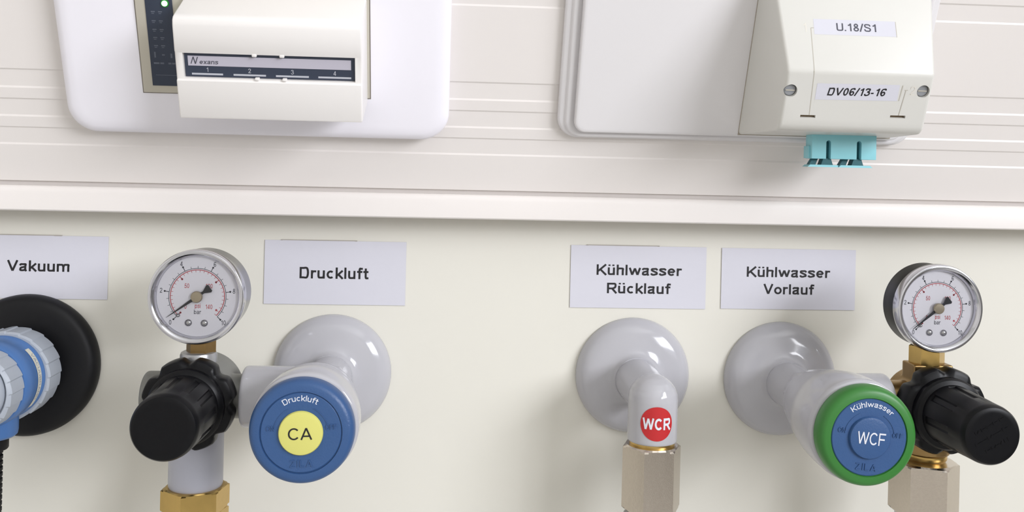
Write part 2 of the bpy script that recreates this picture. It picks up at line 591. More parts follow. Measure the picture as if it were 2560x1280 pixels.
XL, XR, YB, ZF, ZC = -2400, 1800, -4400, -1300, 1750
slab('wall_front', XL, XR, 0, 40, ZF, ZC, M_PANEL)
slab('wall_left', XL - 60, XL, YB, 40, ZF, ZC, M_RWALL)
slab('wall_back', XL - 60, XR + 60, YB - 60, YB, ZF, ZC, M_RWALL)
slab('floor', XL - 60, XR + 60, YB - 60, 40, ZF - 60, ZF, M_FLOOR)
slab('ceiling', XL - 60, XR + 60, YB - 60, 40, ZC, ZC + 60, M_CEIL)
bm = NB()
wy0, wy1, wz0, wz1 = -3200, -1200, 100, 1400
box(bm, XR, XR + 60, YB, wy0, ZF, ZC)
box(bm, XR, XR + 60, wy1, 40, ZF, ZC)
box(bm, XR, XR + 60, wy0, wy1, ZF, wz0)
box(bm, XR, XR + 60, wy0, wy1, wz1, ZC)
structure('wall_right', bm, M_RWALL2)
bm = NB()
for a, b in ((wy0, wy0 + 50), (-2250, -2150), (wy1 - 50, wy1)):
    box(bm, XR - 10, XR + 50, a, b, wz0, wz1)
for a, b in ((wz0, wz0 + 50), (wz1 - 50, wz1)):
    box(bm, XR - 10, XR + 50, wy0, wy1, a, b)
structure('window_1', bm, M_FRAME)

# ---------------------------------------------------------------- trunking
TX0, TX1 = -900, 1100
t = Thing('cable_trunking', 'long cream wall trunking with horizontal grooves above the service outlets', 'trunking', (0, 0, 0), trunk=True)
pf = []
def edge_up(v, lo, hi):      # going up along v: level lo -> hi
    pf.extend([(lo, v - 0.25), (lo if lo > hi else hi, v)] if False else [(lo, v - 0.4), (hi, v + 0.4)])
G, R_ = -0.42, 0.0
pf.extend([(-1.5, -3.0), (-1.5, 0.8), (R_, 1.9)])
for v, a, b in ((20.3, R_, G), (28.4, G, R_), (34.0, R_, G), (42.1, G, R_), (47.7, R_, G), (56.0, G, R_), (92.0, R_, G), (100.2, G, R_), (106.0, R_, G), (114.2, G, R_), (120.0, R_, G), (128.2, G, R_)):
    edge_up(v, a, b)
pf.append((R_, 168.0))
pf.append((-1.5, 170.0))
poly = [(-h, v) for h, v in pf] + [(8, 170), (8, -3.0)]
t.add('front_cover', extrude_x(poly, TX0, TX1), M_TRUNK, sharp=20)
# back carcass and rail are straight in the wall frame: convert to trunk coordinates
inv = TR_R.inverted()
def to_trunk(bm):
    for v in bm.verts:
        v.co = inv @ (v.co - TR_O)
    return bm
rail = [(-0.0, -28.7), (-21.4, -28.7), (-22.0, -28.1), (-22.2, -20.0), (-21.9, -18.6), (-21.2, -17.6), (-20.0, -17.0), (-18.6, -16.95), (-17.6, -17.4), (-17.2, -18.2), (-0.0, -18.2)]
t.add('edge_rail', to_trunk(extrude_x(rail, TX0, TX1)), M_TRUNK, sharp=40)
cv = TR_R @ Vector((0, 4, 0.0)) + TR_O
cv2 = TR_R @ Vector((0, 4, 168.0)) + TR_O
t.add('carcass', to_trunk(extrude_x([(0, -18.3), (cv.y, cv.z - 0.5), (cv2.y, cv2.z), (0, cv2.z)], TX0, TX1)), M_TRUNK)

# ---------------------------------------------------------------- network outlet (upper left)
t = Thing('network_outlet', 'white data outlet with rounded cover plate, navy strip and numbered ports', 'data outlet', (-83, 0, 30), trunk=True)
A, B, V0, V1 = -168.4, 1.4, 29.4, 160.0
t.add('cover_plate', loft([(A + 2, B - 2, V0 + 2, V1 - 2, 11, 0.15), (A + 0.4, B - 0.4, V0 + 0.4, V1 - 0.4, 12.6, 3.0), (A, B, V0, V1, 13, 5.0), (A + 0.5, B - 0.5, V0 + 0.5, V1 - 0.5, 12.5, 6.6), (A + 1.8, B - 1.8, V0 + 1.8, V1 - 1.8, 11.5, 8.0), (A + 4, B - 4, V0 + 4, V1 - 4, 10, 8.8), (A + 7, B - 7, V0 + 7, V1 - 7, 8, 9.0)], 12), M_PLATE, sharp=60)
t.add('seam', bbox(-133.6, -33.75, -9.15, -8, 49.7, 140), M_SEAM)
t.add('insert_frame', bbox(-133.1, -34.2, -9.9, -8, 50.2, 139.5, 0.25), M_INSERT)
dp = t.add('indicator_strip', bbox(-128.8, -117.4, -10.3, -9, 53.6, 132, 0.1), M_NAVY)
bm = NB()
def bar(bm, x0, x1, y, z0, z1):
    bm.faces.new([bm.verts.new(q) for q in ((x0, y, z0), (x1, y, z0), (x1, y, z1), (x0, y, z1))])
for i, z in enumerate((86.8, 82.8, 79.0, 75.4, 71.8)):
    for x in (-126.6, -123.6):
        bar(bm, x, x + 1.7, -10.33, z - 0.25, z + 0.25)
        bar(bm, x + 0.2, x + 1.3, -10.33, z - 0.95, z - 0.6)
bar(bm, -126.9, -126.2, -10.33, 66.4, 69.0)
bar(bm, -123.6, -122.4, -10.33, 67.4, 68.0)
bar(bm, -120.0, -119.2, -10.33, 66.4, 68.4)
for a, b in ((-127.4, -125.0), (-124.6, -123.0), (-121.2, -119.9), (-119.6, -118.2)):
    bar(bm, a, b, -10.33, 63.5, 64.3)
bar(bm, -127.0, -118.0, -10.33, 58.4, 58.65)
t.add('faint_markings', bm, M_FAINT, dp)
t.add('led_socket', lat([(0, 9.5), (1.75, 9.5), (1.75, 10.6), (1.3, 10.8), (0, 10.8)], (-120.4, 0, 90.6), seg=24), M_LEDR, dp, 'dark green ring')
t.add('led', lat([(0, 10.4), (1.25, 10.5), (1.2, 11.1), (0.8, 11.5), (0, 11.7)], (-120.4, 0, 90.6), seg=24), M_LED, dp, 'lit green indicator light')
# projecting housing: side outline extruded across, window cut into its front
UL, UR = -111.0, -35.2
side = [(-9.0, 48.4), (-34.0, 48.0), (-35.6, 48.3), (-36.0, 49.0), (-36.2, 64.8), (-35.4, 65.4), (-35.4, 76.6), (-35.8, 77.2), (-35.6, 88.0), (-35.0, 90.2), (-33.6, 91.4), (-31.0, 91.9), (-9.0, 95.4)]
bm = extrude_x(side, UL, UR)
bmesh.ops.recalc_face_normals(bm, faces=bm.faces)
ed = [e for e in bm.edges if abs(e.verts[0].co.x - e.verts[1].co.x) < 1e-6]
bmesh.ops.bevel(bm, geom=ed, offset=0.7, segments=3, profile=0.5, affect='EDGES')
hs = t.add('housing', bm, M_HOUSE)
cut(hs, [(bbox(-107.9, -38.0, -40, -33.6, 65.9, 76.5), t.o)])
st = t.add('label_window', bbox(-107.6, -38.3, -34.0, -33.4, 66.1, 76.3), M_NAVY)
t.add('paper_strip', bbox(-106.2, -39.8, -34.2, -33.9, 70.8, 75.0), M_STRIPP, st, 'pale lilac paper strip')
for a, b in ((-105.0, -92.4), (-88.1, -74.9), (-70.8, -57.3), (-53.4, -39.8)):
    t.add('port_line', bbox(a, b, -34.12, -33.9, 66.9, 67.65), M_LINE, st)
for x, n in ((-98.6, '1'), (-81.5, '2'), (-64.0, '3'), (-46.6, '4')):
    t.add('port_number', print_on(text2d(n, 0.13, cap=1.9), plane_map((x, -34.08, 68.2))), M_LINE, st)
t.add('lettering', print_on(text2d('N', 0.13, cap=3.0, width=3.2, shear=0.35), plane_map((-103.6, -34.25, 71.6))), M_INKG, st)
t.add('lettering', print_on(text2d('exans', 0.15, cap=1.9, width=7.6, shear=0.1), plane_map((-97.7, -34.25, 71.6))), M_INKG, st)
for x in (-79.0, -67.8):
    t.add('catch', bbox(x - 1.0, x + 1.0, -35.9, -34.2, 75.6, 76.9, 0.35), M_HOUSE)
    t.add('catch', bbox(x - 0.2, x + 1.7, -36.2, -34.2, 65.6, 66.7, 0.35), M_HOUSE)

# ---------------------------------------------------------------- fibre outlet (upper right)
t = Thing('fibre_outlet', 'ivory fibre optic outlet with sloped labelled housing and teal coupler', 'fibre outlet', (137, 0, 32), trunk=True)
A, B, V0, V1 = 51.8, 222.2, 31.4, 165.0
t.add('base_plate', loft([(A + 1, B - 1, V0 + 1, V1 - 1, 9, 0.15), (A, B, V0, V1, 10, 1.2), (A, B, V0, V1, 10, 2.6), (A + 0.5, B - 0.5, V0 + 0.4, V1 - 0.4, 9.6, 3.3), (A + 1.2, B - 1.2, V0 + 0.7, V1 - 0.7, 9, 3.6), (A + 3.0, B - 3.0, V0 + 1.1, V1 - 1.1, 8.2, 3.9),
                          (A + 3.5, B - 3.5, V0 + 1.3, V1 - 1.3, 8, 4.9), (A + 4.1, B - 4.1, V0 + 1.7, V1 - 1.7, 7.6, 5.3), (A + 5.6, B - 5.6, V0 + 3.0, V1 - 3.0, 7, 5.3), (A + 6.3, B - 6.3, V0 + 3.7, V1 - 3.7, 6.6, 4.6)], 12), M_COVER, sharp=50)
A += 7.3; B -= 7.3; V0 += 4.4; V1 -= 4.4
t.add('cover', loft([(A + 0.2, B - 0.2, V0 + 0.2, V1 - 0.2, 5, 4.2), (A, B, V0, V1, 5.2, 5.0), (A, B, V0, V1, 5.2, 7.4), (A + 0.25, B - 0.25, V0 + 0.25, V1 - 0.25, 5, 8.1), (A + 0.9, B - 0.9, V0 + 0.9, V1 - 0.9, 4.6, 8.4), (A + 2, B - 2, V0 + 2, V1 - 2, 4, 8.5)], 10), M_COVER, sharp=50)
path = [(8.0, 37.0), (44.0, 52.6), (45.8, 55.0), (46.0, 58.0), (45.6, 80.0), (26.5, 104.6), (8.0, 128.0)]   # (h, v)
def hl(h): return 136.3 + (h - 8.5) * 4.6 / 37.0
def hr(h): return 209.0 - (h - 8.5) * 4.6 / 37.0
bm = NB()
LA = [bm.verts.new((hl(h), -h, v)) for h, v in path]
RA = [bm.verts.new((hr(h), -h, v)) for h, v in path]
k = len(path)
for i in range(k):
    bm.faces.new((LA[i], LA[(i + 1) % k], RA[(i + 1) % k], RA[i]))
bm.faces.new(LA)
bm.faces.new(RA)
bmesh.ops.recalc_face_normals(bm, faces=bm.faces)
es = []
for i in range(k - 1):
    for L in (LA, RA):
        e = bm.edges.get((L[i], L[i + 1]))
        es.append(e)
for i in (1, 2, 4):
    es.append(bm.edges.get((LA[i], RA[i])))
t.add('base_gap_shade', bbox(136.1, 209.2, -8.8, -8.3, 37.0, 128), mat('gap_shade_beige', (168, 158, 144), 0.8))  # darker strip standing in for the shadow gap where housing meets cover
bmesh.ops.bevel(bm, geom=es, offset=2.2, segments=4, profile=0.5, affect='EDGES', clamp_overlap=True)
hs = t.add('housing', bm, M_HOUSE2)
cutters = []
SCR = ((143.6, 71.3), (200.6, 72.6))
for x, z in SCR:
    cutters.append((lat([(0, 43.0), (2.75, 43.0), (2.75, 50), (0, 50)], (x, 0, z), seg=32), t.o))
SLT = ((149.4, 156.0, 60.2), (188.4, 195.1, 61.1))
for a, b, z in SLT:
    cutters.append((bbox(a, b, -50, -43.5, z - 0.6, z + 0.6), t.o))
cut(hs, cutters)
for x, z in SCR:
    s_ = t.add('screw', lat([(0, 42.5), (2.6, 42.5), (2.6, 44.2), (2.2, 44.7), (0, 44.8)], (x, 0, z), seg=32), M_SCREW, label='recessed grey screw head')
    t.add('drive_slot', bbox(x - 1.9, x + 1.9, -45.0, -44.6, z - 0.25, z + 0.25), M_ENGR, s_)
for a, b, z in SLT:
    t.add('slot', bbox(a + 0.1, b - 0.1, -44.7, -43.2, z - 0.55, z + 0.55), M_SLOT)
# sloped upper face frame
p0, p1 = Vector((0, -45.6, 80.0)), Vector((0, -26.5, 104.6))
ey = (p1 - p0).normalized()
en = Vector((0, ey.z * -1, ey.y)).normalized()
if en.y > 0:
    en = -en
FY = -45.6            # lower face plane (about parallel to the trunking)
def lowy(z): return -(46.0 - (z - 58.0) * 0.4 / 22.0)
def up_map(x, s, off=0.06): return plane_map(Vector((x, p0.y, p0.z)) + ey * s + en * off, ey=ey)
def up_quad(bm, x0, x1, s0, s1, off):
    bm.faces.new([bm.verts.new(Vector((x, p0.y, p0.z)) + ey * s_ + en * off) for x, s_ in ((x0, s0), (x1, s0), (x1, s1), (x0, s1))])
t_up = t
LBL1 = None
bm = NB(); up_quad(bm, 153.6, 189.2, 16.6, 23.6, 0.04); 
lb = t.add('label_strip', bm, M_PAPER, label='white printed label strip')
t.add('lettering', print_on(text2d('U.18/S1', 0.16, cap=3.5, width=17.2), up_map(172.0, 18.5, 0.08)), M_INKG, lb)
bm = NB(); up_quad(bm, 189.2, 189.5, 16.4, 23.5, 0.05); t.add('label_edge', bm, M_ENGR, lb)
bm = NB()
z0, z1 = 67.8, 74.9
bm.faces.new([bm.verts.new(q) for q in ((154.4, lowy(z0) - 0.05, z0), (190.0, lowy(z0) - 0.05, z0 + 0.3), (190.0, lowy(z1) - 0.05, z1 + 0.3), (154.4, lowy(z1) - 0.05, z1))])
lb = t.add('label_strip', bm, M_PAPER, label='white printed label strip')
t.add('lettering', print_on(text2d('DV06/13-16', 0.17, cap=3.4, width=25.4, shear=0.18), plane_map((172.0, lowy(71.5) - 0.12, 69.9), rot=0.012)), M_INK, lb)
bm = NB()
for x in (190.6,):
    bm.faces.new([bm.verts.new(q) for q in ((x, -45.86, 68.2), (x + 0.35, -45.86, 68.2), (x + 0.9, -45.78, 75.0), (x + 0.5, -45.78, 75.0))])
t.add('label_edge', bm, M_ENGR, lb)
def strip(bm, pts, w):
    for a, b in zip(pts, pts[1:]):
        a, b = Vector(a), Vector(b)
        s_ = Vector((w / 2, 0, 0)) if abs((b - a).x) < abs((b - a).z) else Vector((0, 0, w / 2))
        bm.faces.new([bm.verts.new(q) for q in (a - s_, a + s_, b + s_, b - s_)])
bm = NB()
P0 = Vector((152.3, p0.y, p0.z))
strip(bm, [P0 + Vector((1.2, 0, 0)) + ey * 19.4 + en * 0.05, P0 + ey * 19.4 + en * 0.05], 0.3)
strip(bm, [P0 + ey * 19.4 + en * 0.05, P0 + ey * 2.6 + en * 0.05, P0 + ey * 1.2 + en * 0.04, P0 - en * 0.12, Vector((152.35, lowy(78.8) - 0.04, 78.8)), Vector((152.4, lowy(77.4) - 0.05, 77.4)), Vector((153.2, lowy(61) - 0.05, 60.9))], 0.3)
t.add('guide_line', bm, M_ENGR)
bm = NB()
strip(bm, [Vector((192.4, -45.85, 73.0)), Vector((193.8, -45.85, 73.0))], 0.25)
strip(bm, [Vector((193.0, -45.82, 73.0)), Vector((192.0, -46.05, 61.8))], 0.28)
t.add('guide_line', bm, M_ENGR)
t.add('embossed_number', print_on(text2d('2', 0.13, cap=4.0), plane_map((195.9, lowy(72) - 0.05, 70.8))), mat('emboss_ivory', (222, 218, 208), 0.4))
t.add('embossed_number', print_on(text2d('1', 0.13, cap=4.0), up_map(149.7, 17.6, 0.05)), mat('emboss_ivory', (222, 218, 208), 0.4))
# teal duplex coupler: square to the sloped underside, so it hangs straight down; built in the wall frame
cp = t.add('coupler', to_trunk(bbox(165.2, 195.2, -57.0, -49.4, 3.9, 18.0, 0.25)), M_TEAL, label='teal duplex fibre coupler')
CSL = (172.9, 187.1)
cut(cp, [(to_trunk(bbox(x - 1.1, x + 1.1, -59, -54.0, 3.0, 11.2)), t.o) for x in CSL] + [(to_trunk(lat([(0, 54.0), (1.1, 54.0), (1.1, 59), (0, 59)], (x, 0, 11.2), seg=20)), t.o) for x in CSL])
t.add('side_lug', to_trunk(bbox(164.3, 165.3, -55.0, -49.4, 4.1, 9.6, 0.1)), M_TEAL, cp)
def frustum(p, q, y0, y1):
    bm = NB()
    a = [bm.verts.new((x, y, z)) for y in (y0, y1) for x, z in (p + q)]
    for f in ((0, 1, 3, 2), (4, 6, 7, 5), (0, 4, 5, 1), (2, 3, 7, 6), (0, 2, 6, 4), (1, 5, 7, 3)):
        bm.faces.new([a[i] for i in f])
    return to_trunk(bm)
for x in CSL:
    t.add('key_slot', to_trunk(bbox(x - 1.15, x + 1.15, -54.4, -53.4, 4.2, 12.0, 0.1)), M_DTEAL, cp)
    t.add('dust_flap', frustum([(x - 1.7, 4.2), (x + 1.7, 4.2)], [(x - 2.8, 1.1), (x + 2.8, 1.1)], -55.6, -51.0), M_DTEAL, cp)
    t.add('strut', frustum([(x - 5.8, 4.2), (x - 3.4, 4.2)], [(x - 7.6, 1.1), (x - 4.6, 1.1)], -53.6, -50.4), M_DTEAL, cp)
    t.add('foot', frustum([(x - 8.2, 1.2), (x + 4.6, 1.2)] if x < 180 else [(x - 8.2, 1.2), (x + 5.4, 1.2)], [(x - 9.4, 0.2), (x + 4.7, 0.2)] if x < 180 else [(x - 9.3, 0.2), (x + 6.6, 0.2)], -56.8, -50.0), M_TEAL, cp)

# ---------------------------------------------------------------- paper labels on the panel
def paper_label(name, lab, x0, x1, z0, z1, lines, curl):
    t = Thing(name, lab, 'label', ((x0 + x1) / 2, 0, z0))
    bm = NB()
    nx, nz = 16, 8
    fr, bk = [], []
    for j in range(nz + 1):
        z = z0 + (z1 - z0) * j / nz
        rf, rb = [], []
        for i in range(nx + 1):
            x = x0 + (x1 - x0) * i / nx
            c = max(0, j / nz - 0.75) / 0.25
            y = -0.35 - curl * c * c * max(0.0, 1 - ((i / nx - 0.38) / 0.36) ** 2)
            rf.append(bm.verts.new((x, y - 0.15, z)))
            rb.append(bm.verts.new((x, y + 0.1, z)))
        fr.append(rf); bk.append(rb)
    for j in range(nz):
        for i in range(nx):
            bm.faces.new((fr[j][i], fr[j][i + 1], fr[j + 1][i + 1], fr[j + 1][i]))
            bm.faces.new((bk[j][i], bk[j + 1][i], bk[j + 1][i + 1], bk[j][i + 1]))
    for j in range(nz):
        for c in (0, nx):
            bm.faces.new((fr[j][c], bk[j][c], bk[j + 1][c], fr[j + 1][c]))
    for i in range(nx):
        for c in (0, nz):
            bm.faces.new((fr[c][i], bk[c][i], bk[c][i + 1], fr[c][i + 1]))
    t.add('paper', bm, M_PAPER)
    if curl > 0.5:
        t.add('edge_shade', bbox(x0 + 8 if x0 > -200 else x0, x0 + 45 if x0 > -200 else x1 - 22, -0.9, -0.1, z1 - 0.1, z1 + 0.35), M_EDGE_SHADE)  # thin grey strip standing in for the shaded gap at the lifted top edge
    for s_, xc, zb, wd, cap in lines:
        t.add('lettering', print_on(text2d(s_, 0.172, cap=cap, width=wd), plane_map((xc, -0.56, zb))), M_INK)
paper_label('paper_label', 'white paper label reading Vakuum above the black vacuum port', -232, -162.2, -72.6, -42.0, [('Vakuum', -195.0, -59.4, 29.4, 5.3)], 0.8)
paper_label('paper_label', 'white paper label reading Druckluft between gauge and blue handwheel', -87.3, -18.0, -73.6, -42.1, [('Druckluft', -53.2, -60.8, 33.8, 5.6)], 0.8)
paper_label('paper_label', 'white paper label reading Kühlwasser Rücklauf above the red sticker outlet', 64.4, 133.7, -73.4, -42.0, [('Kühlwasser', 99.4, -56.8, 43.6, 5.3), ('Rücklauf', 99.4, -66.0, 32.6, 5.3)], 0.8)
paper_label('paper_label', 'white paper label reading Kühlwasser Vorlauf above the green handwheel valve', 141.7, 211.7, -73.0, -42.1, [('Kühlwasser', 176.6, -56.6, 43.6, 5.2), ('Vorlauf', 176.9, -65.3, 26.6, 5.2)], 0.1)

# ---------------------------------------------------------------- valves
ZA = -107.0
FLANGE = [(0, 0), (28.6, 0), (28.9, 0.5), (28.9, 1.2), (28.5, 2.6), (27.6, 4.3), (26.2, 6.0), (24.2, 7.4), (22.0, 8.2), (19.5, 8.7), (16.0, 9.2), (13.2, 9.8), (11.6, 11.0), (11.0, 13.0), (0, 13.0)]

def cylr(bm, o, ax, r, t0, t1, c=0.8, seg=64):
    lathe(bm, solid(r, t0, t1, c), o, ax, seg)

def valve(name, lab, cx, ZA, side, ring_m, face_m, cap_m, cap_txt, cap_ink, arc_txt, rot, arcw, capw):
    t = Thing(name, lab, 'valve', (cx, 0, ZA))
    t.add('wall_flange', lat(FLANGE, (cx, 0, ZA), seg=96), M_GREY, sharp=60)
    bm = NB()
    cylr(bm, (cx, 0, ZA), 'f', 10.8, 8, 56)
    cylr(bm, (cx, -49, ZA), 'l' if side < 0 else 'r', 13.4, -9, 33.2, 1.2)
    lathe(bm, [(0, 36), (9, 36), (12.5, 40), (15.0, 48), (16.0, 54), (15.0, 60), (0, 60)], (cx, 0, ZA), 'f', 80)
    fuse(t.add('valve_body', bm, M_GREY), 0.0005, 8)
    t.add('bonnet', lat([(0, 47), (14.6, 47), (17.4, 58), (19.6, 70), (20.8, 78), (21.3, 86), (21.4, 94), (21.1, 96.4), (20.4, 97.0), (0, 97.0)], (cx, 0, ZA), seg=96), M_GREY, sharp=50)
    hw = t.add('handwheel', lat([(0, 97.20), (19.6, 97.20), (20.2, 97.80), (20.4, 99.0), (20.4, 101.60), (20.0, 103.40), (19.2, 104.60), (18.0, 105.10), (15.9, 105.20), (15.75, 104.50), (0, 104.50)], (cx, 0, ZA), seg=96), ring_m, sharp=50)
    fc = t.add('handwheel_face', lat([(0, 104.00), (15.55, 104.00), (15.55, 104.70), (15.2, 105.00), (9.2, 105.00), (0, 105.00)], (cx, 0, ZA), seg=96), face_m, label='round blue plastic face disc')
    cap = t.add('centre_cap', lat([(0, 104.50), (8.55, 104.50), (8.55, 105.70), (8.2, 106.20), (7.2, 106.40), (0, 106.50)], (cx, 0, ZA), seg=64), cap_m)
    t.add('lettering', print_on(text2d(cap_txt, 0.125, cap=capw[1], width=capw[0]), plane_map((cx, -106.56, ZA - capw[1] / 2), rot=rot)), cap_ink, cap)
    t.add('lettering', print_on(text2d(arc_txt, 0.135, cap=2.25, width=arcw), arc_map((cx, -105.06, ZA), 12.3, rot=-rot)), M_WHITEP, fc)
    c, s_ = math.cos(rot), math.sin(rot)
    def pm(x, y):
        return plane_map((cx + x * c - y * s_, -105.00, ZA + x * s_ + y * c), rot=rot)
    t.add('embossed_lettering', raised(print_on(text2d('ON', 0.13, cap=2.0), pm(-11.6, 1.0)), 0.3), face_m, fc)
    t.add('embossed_lettering', raised(print_on(text2d('OFF', 0.13, cap=2.0, width=4.2), pm(11.6, 1.0)), 0.3), face_m, fc)
    t.add('embossed_lettering', raised(print_on(text2d('ZILA', 0.13, cap=2.7, width=8.6, space=1.25), pm(0, -13.2)), 0.3), face_m, fc)
    bm = ring_mark((cx, -105.00, ZA), 10.35, 10.6, -75 - math.degrees(rot), -28 - math.degrees(rot))
    ring_mark((cx, -105.00, ZA), 10.35, 10.6, 28 - math.degrees(rot), 75 - math.degrees(rot), bm=bm)
    t.add('direction_arc', raised(bm, 0.2), face_m, fc)
    return t
valve('air_valve', 'grey wall valve with all blue handwheel and yellow CA cap', -52.9, -107.2, -1, M_BLUE, M_BLUE, M_YELL, 'CA', M_INK, 'Druckluft', 0.035, 12.9, (9.2, 4.6))
valve('cooling_water_valve', 'grey wall valve with green rimmed blue handwheel marked WCF', 172.9, -108.2, 1, M_GREEN, M_BLUE, M_BLUE, 'WCF', M_WHITEP, 'Kühlwasser', -0.10, 17.2, (11.6, 5.0))

# water return elbow
cx = 97.0
t = Thing('water_return_outlet', 'grey wall elbow with red WCR sticker and nickel hexagon coupling', 'pipe outlet', (cx, 0, ZA))
t.add('wall_flange', lat(FLANGE, (cx, 0, ZA), seg=96), M_GREY, sharp=60)
bm = NB()
cylr(bm, (cx, 0, ZA), 'f', 10.6, 8, 49)
lathe(bm, [(0, -11.3)] + [(11.3 * math.cos(a), 11.3 * math.sin(a)) for a in [math.radians(q) for q in range(-75, 90, 15)]] + [(0, 11.3)], (cx, -49, ZA), 'u', 64)
lathe(bm, [(0, 0), (11.25, 0), (11.25, 18.3), (10.9, 18.9), (0, 18.9)], (cx, -49, ZA), 'd', 64)
el = fuse(t.add('elbow', bm, M_GREY), 0.0005, 6)
def wrap(R, ax_, ay_, za, ang0):
    def f(x, y):
        a = ang0 + x / R
        return Vector((ax_ + math.sin(a) * R, ay_ - math.cos(a) * R, za + y))
    return f
bm = NB()
n = 48
f = wrap(11.4, cx, -49, ZA - 8.6, math.radians(-2))
c0 = bm.verts.new(f(0, 0)); rings = []
for k in (0.25, 0.5, 0.75, 1.0):
    rings.append([bm.verts.new(f(7.6 * k * math.cos(2 * PI * i / n), 7.6 * k * math.sin(2 * PI * i / n))) for i in range(n)])
for i in range(n):
    bm.faces.new((c0, rings[0][i], rings[0][(i + 1) % n]))
for a, b in zip(rings, rings[1:]):
    for i in range(n):
        bm.faces.new((a[i], a[(i + 1) % n], b[(i + 1) % n], b[i]))
stk = t.add('sticker', bm, M_RED, label='round red sticker with white letters', recalc=False)
t.add('lettering', print_on(text2d('WCR', 0.2, cap=5.2, width=13.2), wrap(11.5, cx, -49, ZA - 11.2, math.radians(-2))), M_WHITEP, stk)
t.add('brass_collar', lat([(0, 0), (10.0, 0), (10.3, 0.4), (10.3, 1.4), (10.0, 3), (0, 3)], (cx, -49, -125.2), 'd'), M_BRASS)
t.add('hexagon_coupling', hexnut((cx, -49, -127.3), 13.6, 29.6, -26, ch=1.4), M_NICK, sharp=18)
t.add('coupling_sleeve', lat([(0, 0), (9, 0), (9, 2.0), (11.6, 2.4), (12.2, 3.0), (12.2, 18), (11.0, 19), (8, 19.5), (8, 60), (0, 60)], (cx, -49, -156.6), 'd'), M_STEEL)

# ---------------------------------------------------------------- pressure regulators
def flute(n, depth, t0, t1, frac=0.45):
    def f(r, t, a):
        if t0 <= t <= t1:
            p = (a * n / (2 * PI)) % 1.0
            if p < frac:
                return r - depth
        return r
    return f
def lobes(n, depth):
    def f(r, t, a):
        if r < 15:
            return r
        c = math.cos(n * a)
        return r - depth * max(0.0, c) ** 1.5
    return f

def regulator(name, lab, cx, z, body_m, boss_m, face_d, knobR, flutes):
    t = Thing(name, lab, 'regulator', (cx, -49, z))
    nut = t.add('panel_nut', lat([(0, 57.5), (17.5, 57.5), (19.2, 58.4), (19.6, 60), (19.6, 65.5), (19.0, 67), (17.4, 67.8), (0, 67.8)], (cx, 0, z), seg=144, rf=lobes(8, 2.1), a0=0.0), M_BLACK, sharp=40, label='scalloped black ring nut')
    kb = t.add('adjusting_knob', lat([(0, 66.5), (15.6, 66.5), (16.0, 67.5), (16.0, 70.5), (15.2, 71.6), (knobR + 1.1, 72.2), (knobR + 1.0, 73.9), (knobR + 1.0, 74.0), (knobR + 0.45, 92.0), (knobR + 0.4, 92.1), (knobR + 0.2, face_d - 3.2), (knobR - 0.1, face_d - 1.4), (knobR - 0.8, face_d - 0.4), (knobR - 1.8, face_d), (knobR - 3, face_d), (0, face_d)], (cx, 0, z), seg=144, rf=flute(flutes, 0.75, 73.95, 92.05, 0.26)), M_BLACK, sharp=32)
    return t, kb

t, kb = regulator('pressure_regulator', 'black knobbed pressure regulator with grey body beside the blue handwheel', -106.0, ZA, M_DIE, M_SILV, 101.5, 13.1, 12)
cx = -106.0
bm = NB()
cylr(bm, (cx, 0, ZA), 'f', 17.0, 33, 58, 1.5)
cylr(bm, (cx, -49, ZA), 'l', 10.6, 0, 22.6, 1.2)
cylr(bm, (cx, -49, ZA), 'r', 9.6, 0, 20.6, 0.3)
fuse(t.add('regulator_body', bm, M_DIE), 0.0005, 4)
t.add('gauge_boss', lat([(0, 8), (7.9, 8), (7.9, 18.2), (7.5, 19.2), (6.6, 19.7), (0, 19.7)], (cx, -49, ZA), 'u'), M_SILV)
t.add('outlet_spigot', lat([(0, 8), (11.6, 8), (11.6, 38.5), (11.2, 39.4), (0, 39.4)], (cx, -49, ZA), 'd'), M_GREY2)
bm = hexnut((cx, -49, -146.4), 14.6, 10.2, -10, ch=0.9)
t.add('brass_nut', bm, M_BRASS, sharp=18)
t.add('hose_connector', hexnut((cx, -49, -156.4), 14.4, 14, -10, ch=0.9), M_BRASS, sharp=18)
t.add('hose', lat([(0, 0), (9, 0), (9, 60), (0, 60)], (cx, -49, -170), 'd', 32), M_RUBBER)

t, kb = regulator('pressure_regulator', 'black knobbed pressure regulator with brass body and nickel coupling', 225.2, ZA - 0.8, M_DBRASS, M_DBRASS, 104.0, 12.3, 8)
cx, z = 225.2, ZA - 0.8
bm = NB()
cylr(bm, (cx, 0, z), 'f', 14.0, 36, 58, 1.5)
cylr(bm, (cx, -49, z), 'l', 10.0, 0, 19.0, 0.5)
box(bm, cx - 8.8, cx + 9.6, -55.0, -43.0, z + 2, z + 18.4)
cylr(bm, (cx, -49, z), 'd', 11.0, 0, 23.0, 1.0)
fuse(t.add('regulator_body', bm, M_DBRASS), 0.0005, 4)
t.add('brass_ring', lat([(0, 0), (8.6, 0), (9.3, 0.8), (9.3, 2.6), (8.4, 4.0), (0, 4.4)], (cx + 0.6, -49, -130.4), 'd'), M_BRASS)
t.add('hexagon_coupling', hexnut((cx, -49, -134.4), 15.4, 24.0, -48, ch=1.4), M_NICK, sharp=18)
t.add('coupling_sleeve', lat([(0, 0), (11.5, 0), (12.4, 1), (12.4, 18), (8, 19.5), (8, 70), (0, 70)], (cx, -49, -158), 'd'), M_STEEL)
bm = NB()
rg = random.Random(4)
